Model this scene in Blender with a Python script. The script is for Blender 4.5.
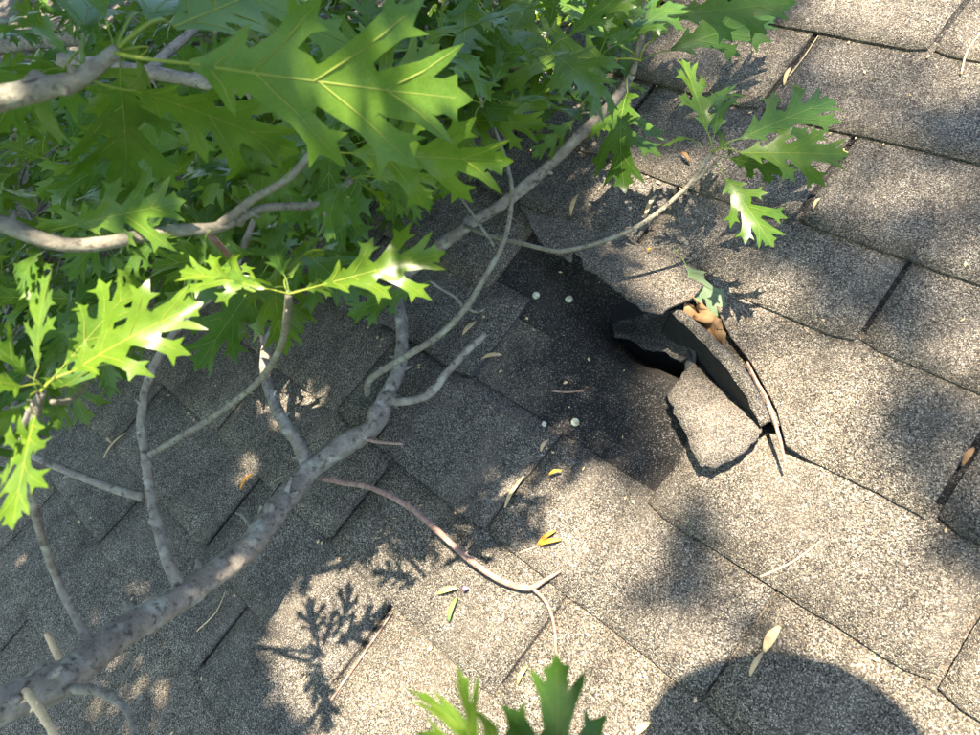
import bpy, bmesh, math, random
import numpy as np
from mathutils import Vector, Matrix, noise
from mathutils.geometry import delaunay_2d_cdt

# ------------------------------------------------------------------ camera, sky, sun, exposure
for o in list(bpy.data.objects): bpy.data.objects.remove(o, do_unlink=True)
scene = bpy.context.scene
col = scene.collection
PITCH = math.radians(30)
# roof space: x along the courses, y up the slope, z off the shingles;  ROOF carries it to the world
ROOF = Matrix.Translation((0, 0, 4.2)) @ Matrix.Rotation(PITCH, 4, 'X')
CAM = Vector((0.642, -0.768, 0.819))
RGT = Vector((0.70134831, 0.59373653, -0.39444579))
DWN = Vector((0.42389831, -0.79228253, -0.43886058))
FWD = Vector((-0.57308007, 0.14058922, -0.80734993))
FOC = 750.0
cam = bpy.data.cameras.new('camera'); camo = bpy.data.objects.new('camera', cam); col.objects.link(camo)
cam.sensor_width = 36; cam.sensor_fit = 'HORIZONTAL'; cam.lens = FOC / 980 * 36
cam.clip_start = 0.02; cam.clip_end = 600
m = Matrix.Identity(4)
for i in range(3):
    m[i][0] = RGT[i]; m[i][1] = -DWN[i]; m[i][2] = -FWD[i]; m[i][3] = CAM[i]
camo.matrix_world = ROOF @ m
cam.dof.use_dof = True; cam.dof.focus_distance = 0.98; cam.dof.aperture_fstop = 11
scene.camera = camo

SUN = Vector((0.153, 0.284, 0.947)).normalized()            # towards the sun, roof space
sw = (ROOF.to_3x3() @ SUN).normalized()
EL = math.asin(sw.z); AZ = math.atan2(sw.x, sw.y)
world = bpy.data.worlds.new('World'); scene.world = world; world.use_nodes = True
nt = world.node_tree; nt.nodes.clear()
sky = nt.nodes.new('ShaderNodeTexSky'); sky.sky_type = 'NISHITA'; sky.sun_disc = False
sky.sun_elevation = EL; sky.sun_rotation = AZ
bg = nt.nodes.new('ShaderNodeBackground'); bg.inputs['Strength'].default_value = 0.12
wo = nt.nodes.new('ShaderNodeOutputWorld')
nt.links.new(sky.outputs[0], bg.inputs[0]); nt.links.new(bg.outputs[0], wo.inputs[0])
sun = bpy.data.lights.new('sun', 'SUN'); suno = bpy.data.objects.new('sun', sun); col.objects.link(suno)
sun.energy = 5.0; sun.angle = math.radians(0.53); sun.color = (1, 0.87, 0.70)
suno.rotation_euler = sw.to_track_quat('Z', 'Y').to_euler(); suno.location = (0, 0, 12)
vs = scene.view_settings
vs.view_transform = 'Standard'; vs.look = 'None'; vs.gamma = 1; vs.use_curve_mapping = False; vs.exposure = 2.5

# ------------------------------------------------------------------ helpers
R = random.Random(7)
def ray(px, py): return RGT * ((px - 490) / FOC) + DWN * ((py - 367.5) / FOC) + FWD
def P(px, py, h=0.0):                                        # a point h above the roof plane
    r = ray(px, py); return CAM + r * ((h - CAM.z) / r.z)
def Q(px, py, d): return CAM + ray(px, py) * d               # a point d metres out from the lens
def pix(p):
    c = p - CAM; z = c.dot(FWD)
    return 490 + FOC * c.dot(RGT) / z, 367.5 + FOC * c.dot(DWN) / z
ROOTS = []
def mesh_obj(name, verts, faces, mats, parent=None, smooth=True, fm=None):
    me = bpy.data.meshes.new(name)
    me.from_pydata([tuple(v) for v in verts], [], faces)
    for mt in (mats if isinstance(mats, (list, tuple)) else [mats]): me.materials.append(mt)
    if smooth: me.polygons.foreach_set('use_smooth', [True] * len(me.polygons))
    if fm is not None: me.polygons.foreach_set('material_index', fm)
    me.update()
    return link(name, me, parent)
def link(name, me, parent=None):
    o = bpy.data.objects.new(name, me); col.objects.link(o)
    if parent: o.parent = parent
    else: ROOTS.append(o)
    return o
def empty(name, loc=(0, 0, 0)):
    o = link(name, None); o.location = loc; o.empty_display_size = 0.05; return o
def tag(o, label=None, cat=None, group=None, kind=None):
    if label: o['label'] = label
    if cat: o['category'] = cat
    if group: o['group'] = group
    if kind: o['kind'] = kind
    return o
def fbm(x, y, z=0.0, o=3): return noise.fractal(Vector((x, y, z)), 1.0, 2.0, o)
def catmull(pts, n):
    pts = [Vector(p) for p in pts]
    if len(pts) == 2: return [pts[0].lerp(pts[1], i / n) for i in range(n + 1)]
    out = []; ext = [pts[0] * 2 - pts[1]] + pts + [pts[-1] * 2 - pts[-2]]
    seg = len(pts) - 1
    for i in range(n + 1):
        t = i / n * seg; k = min(int(t), seg - 1); t -= k
        a, b, c, d = ext[k:k + 4]
        out.append(0.5 * ((2 * b) + (c - a) * t + (2 * a - 5 * b + 4 * c - d) * t * t + (3 * b - a - 3 * c + d) * t ** 3))
    return out
def interp(vals, t):
    s = t * (len(vals) - 1); k = min(int(s), len(vals) - 2); return vals[k] + (vals[k + 1] - vals[k]) * (s - k)
def tube_data(pts, radii, n=None, seg=8, rough=0.0, seed=0, cap=True):
    n = n or 6 * (len(pts) - 1)
    c = catmull(pts, n); V = []; F = []
    up = None
    for i, p in enumerate(c):
        d = (c[min(i + 1, n)] - c[max(i - 1, 0)]).normalized()
        if up is None:
            up = d.orthogonal().normalized()
        up = (up - d * up.dot(d)).normalized(); s = d.cross(up)
        r = interp(radii, i / n)
        for k in range(seg):
            a = 2 * math.pi * k / seg
            q = up * math.cos(a) + s * math.sin(a)
            rr = r
            if rough:
                rr *= 1 + rough * noise.noise(p * (0.9 / max(r, .002)) * .35 + q * .8 + Vector((seed, 0, 0))) + rough * .5 * noise.noise(p * 160 + q)
            V.append(p + q * rr)
    for i in range(n):
        for k in range(seg):
            a = i * seg + k; b = i * seg + (k + 1) % seg
            F.append((a, b, b + seg, a + seg))
    if cap:
        F.append(tuple(reversed(range(seg)))); F.append(tuple(range(n * seg, n * seg + seg)))
    return V, F
def tube(name, pts, radii, mat, parent=None, **k):
    V, F = tube_data(pts, radii, **k); return mesh_obj(name, V, F, mat, parent)

# ------------------------------------------------------------------ materials
def new_mat(name):
    mt = bpy.data.materials.new(name); mt.use_nodes = True
    t = mt.node_tree; b = t.nodes['Principled BSDF']; return mt, t, b
def N(t, typ, **k):
    n = t.nodes.new(typ)
    for a, v in k.items():
        if a.startswith('i_'): n.inputs[a[2:]].default_value = v
        else: setattr(n, a, v)
    return n
def ramp(t, fac, stops, interp_='LINEAR'):
    r = t.nodes.new('ShaderNodeValToRGB'); r.color_ramp.interpolation = interp_
    e = r.color_ramp.elements
    while len(e) < len(stops): e.new(0.5)
    for el, (p, c) in zip(e, stops):
        el.position = p; el.color = (c, c, c, 1) if isinstance(c, (int, float)) else (*c, 1)
    t.links.new(fac, r.inputs[0]); return r.outputs[0]
def mixc(t, f, a, b, typ='MIX'):
    n = t.nodes.new('ShaderNodeMix'); n.data_type = 'RGBA'; n.blend_type = typ
    for s, v in ((n.inputs[0], f), (n.inputs[6], a), (n.inputs[7], b)):
        if isinstance(v, (int, float)): s.default_value = v
        elif isinstance(v, tuple): s.default_value = (*v, 1)
        else: t.links.new(v, s)
    return n.outputs[2]
def granule_mat(name, stops, tint_a, tint_b, scale=900, blot=(0.72, 1.22), dust=0.0, dustc=(.30, .25, .19)):
    mt, t, b = new_mat(name)
    tc = N(t, 'ShaderNodeTexCoord').outputs['Object']
    vo = N(t, 'ShaderNodeTexVoronoi', i_Scale=scale, i_Randomness=1.0); t.links.new(tc, vo.inputs['Vector'])
    sp = N(t, 'ShaderNodeSeparateColor'); t.links.new(vo.outputs['Color'], sp.inputs[0])
    c = ramp(t, sp.outputs[0], stops)
    # granule hue: cool grey to warm tan, stone by stone
    hue = mixc(t, sp.outputs[1], tint_a, tint_b)
    c = mixc(t, 1.0, c, hue, 'MULTIPLY')
    # deep dark joints between the stones
    gap = ramp(t, vo.outputs['Distance'], [(0.0, 1.0), (0.45, 1.0), (0.85, 0.45)])
    c = mixc(t, 1.0, c, gap, 'MULTIPLY')
    n1 = N(t, 'ShaderNodeTexNoise', i_Scale=7.0, i_Detail=6.0, i_Roughness=0.6); t.links.new(tc, n1.inputs['Vector'])
    c = mixc(t, 1.0, c, ramp(t, n1.outputs[0], [(0.3, blot[0]), (0.7, blot[1])]), 'MULTIPLY')
    n3 = N(t, 'ShaderNodeTexNoise', i_Scale=55.0, i_Detail=3.0); t.links.new(tc, n3.inputs['Vector'])
    c = mixc(t, 1.0, c, ramp(t, n3.outputs[0], [(0.35, 0.82), (0.65, 1.15)]), 'MULTIPLY')
    oi = N(t, 'ShaderNodeObjectInfo')
    c = mixc(t, 1.0, c, ramp(t, oi.outputs['Random'], [(0, (.84, .85, .87)), (.5, (1, 1, 1)), (1, (1.10, 1.06, 1.0))]), 'MULTIPLY')
    # runs of grime down the slope and bald, scuffed spots
    ms = N(t, 'ShaderNodeMapping'); ms.inputs['Scale'].default_value = (26, 3.5, 1); t.links.new(tc, ms.inputs[0])
    n4 = N(t, 'ShaderNodeTexNoise', i_Scale=1.0, i_Detail=5.0, i_Roughness=.6); t.links.new(ms.outputs[0], n4.inputs['Vector'])
    c = mixc(t, 1.0, c, ramp(t, n4.outputs[0], [(0.32, .72), (0.52, 1.0), (.75, 1.1)]), 'MULTIPLY')
    n5 = N(t, 'ShaderNodeTexNoise', i_Scale=19.0, i_Detail=7.0, i_Roughness=.7); t.links.new(tc, n5.inputs['Vector'])
    c = mixc(t, ramp(t, n5.outputs[0], [(0.64, 0), (0.70, .6)]), c, (.075, .068, .06))
    if dust:
        mp = N(t, 'ShaderNodeMapping'); mp.inputs['Scale'].default_value = (9, 5, 9); mp.inputs['Rotation'].default_value = (0, 0, .5); t.links.new(tc, mp.inputs[0])
        n2 = N(t, 'ShaderNodeTexNoise', i_Scale=1.3, i_Detail=5.0, i_Roughness=0.65); t.links.new(mp.outputs[0], n2.inputs['Vector'])
        f = ramp(t, n2.outputs[0], [(0.5, 0.0), (0.72, dust)])
        c = mixc(t, f, c, dustc)
    t.links.new(c, b.inputs['Base Color'])
    b.inputs['Roughness'].default_value = 0.85; b.inputs['Specular IOR Level'].default_value = 0.35
    inv = N(t, 'ShaderNodeMath', operation='SUBTRACT'); inv.inputs[0].default_value = 1.0; t.links.new(vo.outputs['Distance'], inv.inputs[1])
    ad = N(t, 'ShaderNodeMath', operation='MULTIPLY_ADD'); t.links.new(sp.outputs[2], ad.inputs[0]); ad.inputs[1].default_value = 0.5; t.links.new(inv.outputs[0], ad.inputs[2])
    bu = N(t, 'ShaderNodeBump', i_Strength=1.0, i_Distance=0.0018); t.links.new(ad.outputs[0], bu.inputs['Height']); t.links.new(bu.outputs[0], b.inputs['Normal'])
    return mt
M_SH = granule_mat('weathered_granules', [(0.0, .016), (.20, .045), (.38, .125), (.68, .205), (.85, .31), (1.0, .60)], (1.0, .93, .82), (1.0, .84, .60), dust=0.28)
M_TAN = granule_mat('dusty_granules', [(0.0, .04), (.15, .07), (.32, .15), (.7, .23), (.9, .32), (1.0, .5)], (1.0, .92, .82), (1.0, .83, .60), dust=0.35)
M_NEW = granule_mat('covered_black_granules', [(0.0, .008), (.55, .018), (.78, .05), (.92, .13), (1.0, .32)], (.98, .95, .94), (1.0, .90, .78), dust=0.35, dustc=(.12, .10, .08), blot=(.6, 1.3))
M_OLD = granule_mat('dark_granules', [(0.0, .015), (.3, .035), (.55, .08), (.8, .14), (1.0, .34)], (.95, .95, .95), (1.0, .86, .68), dust=.3, dustc=(.14, .12, .10))  # darker granules for the torn layer inside the hole
def plain(name, c, rough=0.7, var=0.25, scale=60, spec=0.3, bump=0.0):
    mt, t, b = new_mat(name)
    tc = N(t, 'ShaderNodeTexCoord').outputs['Object']
    n1 = N(t, 'ShaderNodeTexNoise', i_Scale=scale, i_Detail=5.0); t.links.new(tc, n1.inputs['Vector'])
    cc = mixc(t, 1.0, c, ramp(t, n1.outputs[0], [(0.3, 1 - var), (0.7, 1 + var)]), 'MULTIPLY')
    t.links.new(cc, b.inputs['Base Color']); b.inputs['Roughness'].default_value = rough; b.inputs['Specular IOR Level'].default_value = spec
    if bump:
        bu = N(t, 'ShaderNodeBump', i_Strength=0.6, i_Distance=bump); t.links.new(n1.outputs[0], bu.inputs['Height']); t.links.new(bu.outputs[0], b.inputs['Normal'])
    return mt
M_FELT = plain('black_asphalt_felt', (.012, .012, .013), .8, .4, 90, bump=.001)
M_MAT = plain('torn_fibreglass_mat_edge', (.05, .05, .052), .75, .5, 300, bump=.0008)
M_NAIL = plain('galvanised_nail', (.46, .47, .34), .5, .45, 260, .5)  # pale yellow-green paints in the reflected sky and foliage
def bark(name, a, b_, lichen, dark, scale=1.0):
    mt, t, b = new_mat(name)
    tc = N(t, 'ShaderNodeTexCoord').outputs['Object']
    n1 = N(t, 'ShaderNodeTexNoise', i_Scale=70 * scale, i_Detail=8.0, i_Roughness=0.7); t.links.new(tc, n1.inputs['Vector'])
    c = mixc(t, ramp(t, n1.outputs[0], [(0.35, 0), (0.65, 1)]), a, b_)
    n2 = N(t, 'ShaderNodeTexNoise', i_Scale=38 * scale, i_Detail=4.0, i_Roughness=.55); t.links.new(tc, n2.inputs['Vector'])
    c = mixc(t, ramp(t, n2.outputs[0], [(0.54, 0), (0.70, .85)]), c, lichen)
    n3 = N(t, 'ShaderNodeTexNoise', i_Scale=110 * scale, i_Detail=4.0, i_Roughness=.6); t.links.new(tc, n3.inputs['Vector'])
    c = mixc(t, ramp(t, n3.outputs[0], [(0.55, 0), (0.68, .8)]), c, dark)
    t.links.new(c, b.inputs['Base Color']); b.inputs['Roughness'].default_value = .85; b.inputs['Specular IOR Level'].default_value = .2
    bu = N(t, 'ShaderNodeBump', i_Strength=1.0, i_Distance=.0045); t.links.new(n1.outputs[0], bu.inputs['Height']); t.links.new(bu.outputs[0], b.inputs['Normal'])
    return mt
M_BARK = bark('grey_oak_bark', (.16, .138, .11), (.30, .265, .215), (.42, .41, .34), (.05, .042, .034))
M_TWIG = bark('young_twig_bark', (.17, .15, .115), (.27, .25, .19), (.30, .31, .24), (.09, .07, .05), 1.6)
M_RED = bark('reddish_dead_twig', (.26, .15, .11), (.38, .26, .21), (.42, .33, .28), (.16, .09, .07), 1.8)
M_CUT = plain('fresh_cut_wood', (.62, .45, .27), .7, .15, 150)
def leaf_mat(name, a, b_, trans, gloss=.30):
    mt, t, b = new_mat(name)
    tc = N(t, 'ShaderNodeTexCoord').outputs['Object']
    oi = N(t, 'ShaderNodeObjectInfo')
    n1 = N(t, 'ShaderNodeTexNoise', i_Scale=9.0, i_Detail=5.0); t.links.new(tc, n1.inputs['Vector'])
    c = mixc(t, ramp(t, n1.outputs[0], [(0.3, 0), (0.7, 1)]), a, b_)
    c = mixc(t, 1.0, c, ramp(t, oi.outputs['Random'], [(0, (.62, .74, .95)), (.5, (1, 1, 1)), (1, (1.35, 1.15, .7))]), 'MULTIPLY')
    n6 = N(t, 'ShaderNodeTexNoise', i_Scale=26.0, i_Detail=3.0); t.links.new(tc, n6.inputs['Vector'])
    c = mixc(t, ramp(t, n6.outputs[0], [(0.70, 0), (0.74, .8)]), c, (.10, .07, .025))
    # fine net of veins
    vo = N(t, 'ShaderNodeTexVoronoi', i_Scale=60.0, feature='DISTANCE_TO_EDGE'); t.links.new(tc, vo.inputs['Vector'])
    c = mixc(t, ramp(t, vo.outputs[0], [(0.0, .22), (0.08, 0.0)]), c, (.20, .30, .08))
    t.links.new(c, b.inputs['Base Color'])
    b.inputs['Roughness'].default_value = gloss; b.inputs['Specular IOR Level'].default_value = .27
    bu = N(t, 'ShaderNodeBump', i_Strength=0.06, i_Distance=.001); t.links.new(vo.outputs[0], bu.inputs['Height']); t.links.new(bu.outputs[0], b.inputs['Normal'])
    tr = N(t, 'ShaderNodeBsdfTranslucent'); t.links.new(mixc(t, 1.0, c, trans, 'MULTIPLY'), tr.inputs[0])
    mx = N(t, 'ShaderNodeMixShader'); mx.inputs[0].default_value = 0.42
    out = t.nodes['Material Output']
    t.links.new(b.outputs[0], mx.inputs[1]); t.links.new(tr.outputs[0], mx.inputs[2]); t.links.new(mx.outputs[0], out.inputs[0])
    return mt
M_LEAF = leaf_mat('oak_leaf', (.056, .128, .013), (.090, .178, .022), (1.5, 1.32, .40))
M_CROWN, _t, _b = new_mat('crown_leaf')
_b.inputs['Base Color'].default_value = (.07, .14, .025, 1); _b.inputs['Roughness'].default_value = .6
_tr = N(_t, 'ShaderNodeBsdfTranslucent'); _tr.inputs[0].default_value = (.16, .24, .03, 1); _mx = N(_t, 'ShaderNodeMixShader'); _mx.inputs[0].default_value = .35
_t.links.new(_b.outputs[0], _mx.inputs[1]); _t.links.new(_tr.outputs[0], _mx.inputs[2]); _t.links.new(_mx.outputs[0], _t.nodes['Material Output'].inputs[0])
M_VEIN = leaf_mat('leaf_vein', (.20, .28, .05), (.26, .33, .07), (1.2, 1.2, .8), .5)
M_PALE = leaf_mat('wilted_leaf', (.20, .28, .13), (.26, .30, .15), (1.2, 1.1, .8), .5)
M_DEAD = plain('dry_brown_leaf', (.20, .12, .055), .8, .5, 40, bump=.002)
M_STRAW = plain('straw_tan', (.50, .37, .20), .7, .25, 120)
M_ORANGE = plain('orange_petal', (.62, .28, .03), .6, .2, 120)
M_YELLOW = plain('yellow_petal', (.55, .40, .10), .6, .2, 120)
M_GREENBIT = plain('green_bit', (.10, .18, .05), .5, .2, 120)
M_PURPLE = plain('violet_petal', (.50, .22, .55), .6, .2, 120)

# ------------------------------------------------------------------ the roof
EXPO = 0.133; TAB = 0.305
DV = {0: -.12, 1: -.01, 2: .075, 3: -.06, 4: 0, 5: .02, 6: .03, 7: .05, 8: .03, 9: -.12, 10: -.05}
CU = {-3: .55, -2: .02, -1: .5, 0: .53, 1: -.02, 2: .44, 3: .93, 4: .15, 5: .66, 6: .09, 7: -.48, 8: -.06, 9: -.63, 10: -.13, 11: .36, 12: .87, 13: .38}
CU[0] = .54; CU[-1] = .04; CU[-2] = .5; CU[-3] = .02
def Y(v): return -(v + DV.get(v, 0)) * EXPO
HOLE = P(652, 318); GUT = P(708, 368); _a, _b = P(680, 330), P(750, 412); GANG = math.atan2(_b.y - _a.y, _b.x - _a.x); HOLE2 = P(640, 425); TROF = P(764, 392)
def g2(x, y, c, sx, sy, ang=0):
    dx, dy = x - c.x, y - c.y; ca, sa = math.cos(ang), math.sin(ang)
    a = dx * ca + dy * sa; b = -dx * sa + dy * ca
    return math.exp(-(a / sx) ** 2 - (b / sy) ** 2)
def dent(x, y):
    z = -.13 * g2(x, y, HOLE, .075, .038) - .05 * g2(x, y, GUT, .085, .022, GANG) - .016 * g2(x, y, HOLE2, .24, .16) - .014 * g2(x, y, TROF, .075, .016, GANG)
    z += .0055 * fbm(x * 2.6, y * 2.6, 9.1, 2) + .0030 * fbm(x * 6, y * 6, 1.7) + .0007 * fbm(x * 16, y * 16, 4.2)
    return z
def zprof(v, y, lift=1.0):                                   # each course leans over the one below
    t = (Y(v) - y) / (Y(v) - Y(v + 1)); return .0032 + .0032 * max(-.3, min(1.05, t)) * lift
def worn_mat():
    mt = M_NEW.copy(); mt.name = 'bared_granules_worn_at_the_rim'; t = mt.node_tree; b = t.nodes['Principled BSDF']
    src = b.inputs['Base Color'].links[0].from_socket
    tc = [n for n in t.nodes if n.type == 'TEX_COORD'][0].outputs['Object']
    vo = [n for n in t.nodes if n.type == 'TEX_VORONOI'][0]
    sp = [n for n in t.nodes if n.type == 'SEPARATE_COLOR'][0]
    w = ramp(t, sp.outputs[0], [(0.0, (.03, .027, .024)), (.25, (.06, .052, .043)), (.5, (.13, .11, .085)), (.85, (.22, .18, .135)), (1.0, (.42, .38, .32))])
    c0 = P(632, 405)
    mp = N(t, 'ShaderNodeMapping'); mp.vector_type = 'POINT'; mp.inputs['Location'].default_value = (-c0.x / .20, -c0.y / .135, 0); mp.inputs['Scale'].default_value = (1 / .20, 1 / .135, 0)
    t.links.new(tc, mp.inputs[0])
    n2 = N(t, 'ShaderNodeTexNoise', i_Scale=14.0, i_Detail=8.0, i_Roughness=.65); t.links.new(tc, n2.inputs['Vector'])
    ln = N(t, 'ShaderNodeVectorMath', operation='LENGTH'); t.links.new(mp.outputs[0], ln.inputs[0])
    ma = N(t, 'ShaderNodeMath', operation='MULTIPLY_ADD'); t.links.new(n2.outputs[0], ma.inputs[0]); ma.inputs[1].default_value = 1.5; t.links.new(ln.outputs['Value'], ma.inputs[2])
    f = ramp(t, ma.outputs[0], [(0.0, 0), (.5, 0), (1.0, .9)])
    sc_ = N(t, 'ShaderNodeMath', operation='MULTIPLY'); t.links.new(ma.outputs[0], sc_.inputs[0]); sc_.inputs[1].default_value = .55
    f = ramp(t, sc_.outputs[0], [(.78, 0), (1.0, .92)])
    t.links.new(mixc(t, f, src, w), b.inputs['Base Color'])
    return mt
M_WORN = worn_mat()
roof = None
def grid_sheet(name, rows, mat, parent, thick=.0038, smooth=True, emat=None):
    """rows: list of equal-length point rows; a sheet with a real edge all round"""
    nr, nc = len(rows), len(rows[0]); V = [p for r in rows for p in r]; F = []
    for i in range(nr - 1):
        for j in range(nc - 1):
            a = i * nc + j; F.append((a, a + 1, a + nc + 1, a + nc))
    # keep the face normal up
    n = (V[F[0][1]] - V[F[0][0]]).cross(V[F[0][3]] - V[F[0][0]])
    if n.z < 0: F = [tuple(reversed(f)) for f in F]
    rim = [j for j in range(nc)] + [i * nc + nc - 1 for i in range(1, nr)] + [(nr - 1) * nc + j for j in range(nc - 2, -1, -1)] + [i * nc for i in range(nr - 2, 0, -1)]
    k0 = len(V); V = V + [V[i] - Vector((0, 0, thick)) for i in rim]; fm = [0] * len(F)
    top = len(F)
    for i in range(len(rim)):
        j = (i + 1) % len(rim); f = (rim[i], rim[j], k0 + j, k0 + i)
        F.append(f if n.z < 0 else tuple(reversed(f))); fm.append(1 if emat else 0)
    o = mesh_obj(name, V, F, [mat, emat] if emat else mat, parent, False, fm)
    o.data.polygons.foreach_set('use_smooth', [i < top for i in range(len(F))])
    return o
deck_rows = []
for j in range(29):
    y = -3.0 + j * .18
    deck_rows.append([Vector((-6 + i * .18, y, -.018 + (dent(-6 + i * .18, y) * 1.1 if True else 0))) for i in range(51)])
roof = grid_sheet('roof', deck_rows, M_FELT, None, .12)
tag(roof, 'dark asphalt shingle roof slope with courses of rectangular tabs', kind='structure')

def in_tab(v, u): return 0
def tab(v, u0, u1, nx, ny, seed):
    g = (.0036 if v <= 4 else .0022) + R.uniform(-.001, .001)
    yt = Y(v) + .02; rows = []
    rl = random.Random(seed); sk = rl.uniform(-.002, .002); db = rl.uniform(-.002, .002); lf = rl.uniform(.8, 1.35)
    curl = rl.uniform(-.0008, .0036) * (rl.random() < .6)
    for j in range(ny + 1):
        t = j / ny; row = []
        for i in range(nx + 1):
            s = i / nx
            x = (u0 * TAB + g) * (1 - s) + (u1 * TAB - g) * s
            yb = Y(v + 1) + db + sk * (s - .5) * 2 + .0018 * noise.noise(Vector((x * 22, v * 3.1, 0))) + .0011 * noise.noise(Vector((x * 90, v * 3.1, 5)))
            yb += .006 * max(0, abs(s - .5) * 2 - .93) / .07        # worn corners
            y = yt + (yb - yt) * t
            if i in (0, nx): x += .0013 * noise.noise(Vector((y * 60, x * 9, 2)))
            z = dent(x, y) + zprof(v, y, lf) + (curl * t ** 4 if t > .5 else 0)
            row.append(Vector((x, y, z)))
        rows.append(row)
    return rows
SKIP = set()
def near(v, u): return any(a == v and abs(b - u) < .12 for a, b in SKIP)
SKIP |= {(3, CU[3] - 1), (3, CU[3]), (4, CU[4]), (4, CU[4] - 1)}
cnt = 0
for v in range(-3, 13):
    base = CU[v] - math.floor(CU[v])
    for k in range(-11, 5):
        u0 = base + k
        x0, x1 = u0 * TAB, (u0 + 1) * TAB
        if x1 < -3.1 or x0 > 1.3: continue
        if near(v, u0): continue
        far = x1 < -1.2
        rows = tab(v, u0, u0 + 1, 6 if far else 14, 3 if far else 5, v * 100 + k)
        if v == 4 and abs(u0 - (CU[4] + 1)) < .1:
            for j, row in enumerate(rows):
                for i, p in enumerate(row):
                    p.x += (-.012 + .022 * noise.noise(Vector((p.y * 38, 7, 1))) + .008 * noise.noise(Vector((p.y * 120, 2, 1)))) * max(0, 1 - i / 5); p.z -= .0012 * max(0, 1 - i / 4)
        grid_sheet('shingle', rows, M_SH, roof, .0042); cnt += 1
# the covered upper half of every strip, unweathered, seen in the slots and where tabs are gone
for v in range(-3, 13):
    rows = []
    fine = 2 <= v <= 6; ny = 22 if fine else 5
    y0_, y1_ = Y(v) + .135, Y(v + 1) - .012
    xs = [-3.2 + .08 * i for i in range(32)] + [-.64 + .012 * i for i in range(128)] + [.9 + .08 * i for i in range(7)] if fine else [-3.2 + i * .052 for i in range(89)]
    for jj in range(ny + 1):
        y = y0_ + (y1_ - y0_) * jj / ny
        row = []
        for x in xs:
            z = dent(x, y) - .0022 + .0022 * ((Y(v) + .135 - y) / .27)
            row.append(Vector((x, y, z)))
        rows.append(row)
    o = grid_sheet('shingle_strip', rows, M_WORN if v in (4, 5) else M_NEW, roof, .002)

# torn tabs and loose pieces round the hole
def loft(name, polys, mat, n=26, m_=5, thick=.0035, rough=.0, parent=roof, emat=M_MAT, jag=0.0):
    cs = [catmull(p, n) for p in polys]; rows = []
    for j in range(m_ + 1):
        t = j / m_ * (len(cs) - 1); k = min(int(t), len(cs) - 2); t -= k
        row = []
        for i in range(n + 1):
            p = cs[k][i].lerp(cs[k + 1][i], t)
            if rough: p = p + Vector((noise.noise(p * 90) * rough, noise.noise(p * 90 + Vector((9, 3, 1))) * rough, noise.noise(p * 50 + Vector((2, 7, 1))) * rough))
            if jag and j == m_: p = p + Vector((noise.noise(p * 55 + Vector((1, 1, 1))), noise.noise(p * 55), 0)) * jag + Vector((noise.noise(p * 260), noise.noise(p * 260 + Vector((3, 3, 3))), 0)) * jag * .22
            row.append(p)
        rows.append(row)
    return grid_sheet(name, rows, mat, parent, thick, emat=emat)
def PD(px, py, h): p = P(px, py, h); return Vector((p.x, p.y, p.z))
# stub of the torn tab, lifted like an awning over the hole
o = loft('shingle', [[PD(519, 199, .0035), PD(545, 207, .0035), PD(580, 218, .0035), PD(612, 232, .004), PD(650, 248, .004), PD(685, 262, .004), PD(704, 274, .004)],
                 [PD(520, 208, .006), PD(541, 220, .010), PD(577, 236, .016), PD(608, 252, .027), PD(645, 272, .034), PD(682, 279, .026), PD(705, 281, .010)],
                 [PD(527, 216, .010), PD(537, 238, .018), PD(546, 250, .023), PD(561, 255, .028), PD(571, 262, .033), PD(577, 252, .030), PD(584, 269, .038), PD(598, 274, .045), PD(612, 288, .052), PD(627, 296, .057), PD(640, 308, .062), PD(655, 313, .060), PD(668, 310, .052), PD(690, 299, .036), PD(702, 288, .022)]], M_SH, n=70, m_=8, rough=.0016, jag=.005, thick=.0028)
tag(o, 'torn lifted shingle flap over the hole')
# right neighbour of the missing tab: its left side is torn back along the trough
uR = CU[3] + 1
def yv(v, t): return Y(v) + (Y(v + 1) - Y(v)) * t
def onroof(x, y, v): return Vector((x, y, dent(x, y) + zprof(v, y)))
left = [PD(704, 272, .004), PD(714, 302, .003), PD(727, 330, .002), PD(749, 361, .001), PD(771, 394, .001), PD(781, 426, .002), PD(787, 446, .003)]
lc = catmull(left, 8); rows = []
for j, p in enumerate(lc):
    t = j / 8; xr = uR * TAB - .005; yr = yv(3, t) + (.02 * (1 - t))
    row = []
    for i in range(23):
        s = (i / 22) ** 1.3
        x = p.x + (xr - p.x) * s; y = p.y + (yr - p.y) * s
        z = (dent(x, y) + zprof(3, y)) * min(1, s * 3.5) + p.z * max(0, 1 - s * 3.5)
        jit = .007 * noise.noise(Vector((y * 60, 3, i * .3))) * max(0, 1 - s * 8)
        row.append(Vector((x + jit, y + .002 * noise.noise(Vector((x * 40, 0, 0))), z)))
    rows.append(row)
o = grid_sheet('shingle', rows, M_SH, roof, .006, emat=M_MAT); tag(o, 'shingle tab torn back along its left side')
# tab left of the hole with a broken lower edge
rows = tab(4, CU[4] - 1, CU[4], 30, 6, 77)
for i in range(31):
    s = i / 30; w = max(0, min(1, (s - .30) / .12))
    br = w * (.012 + .012 * abs(noise.noise(Vector((s * 9, 1, 1)))) + .006 * noise.noise(Vector((s * 40, 4, 1))))
    for j in range(7): rows[j][i].y += br * (j / 6) ** 1.5
o = grid_sheet('shingle', rows, M_SH, roof, .006, emat=M_MAT); tag(o, 'shingle tab with a broken lower edge')
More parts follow.
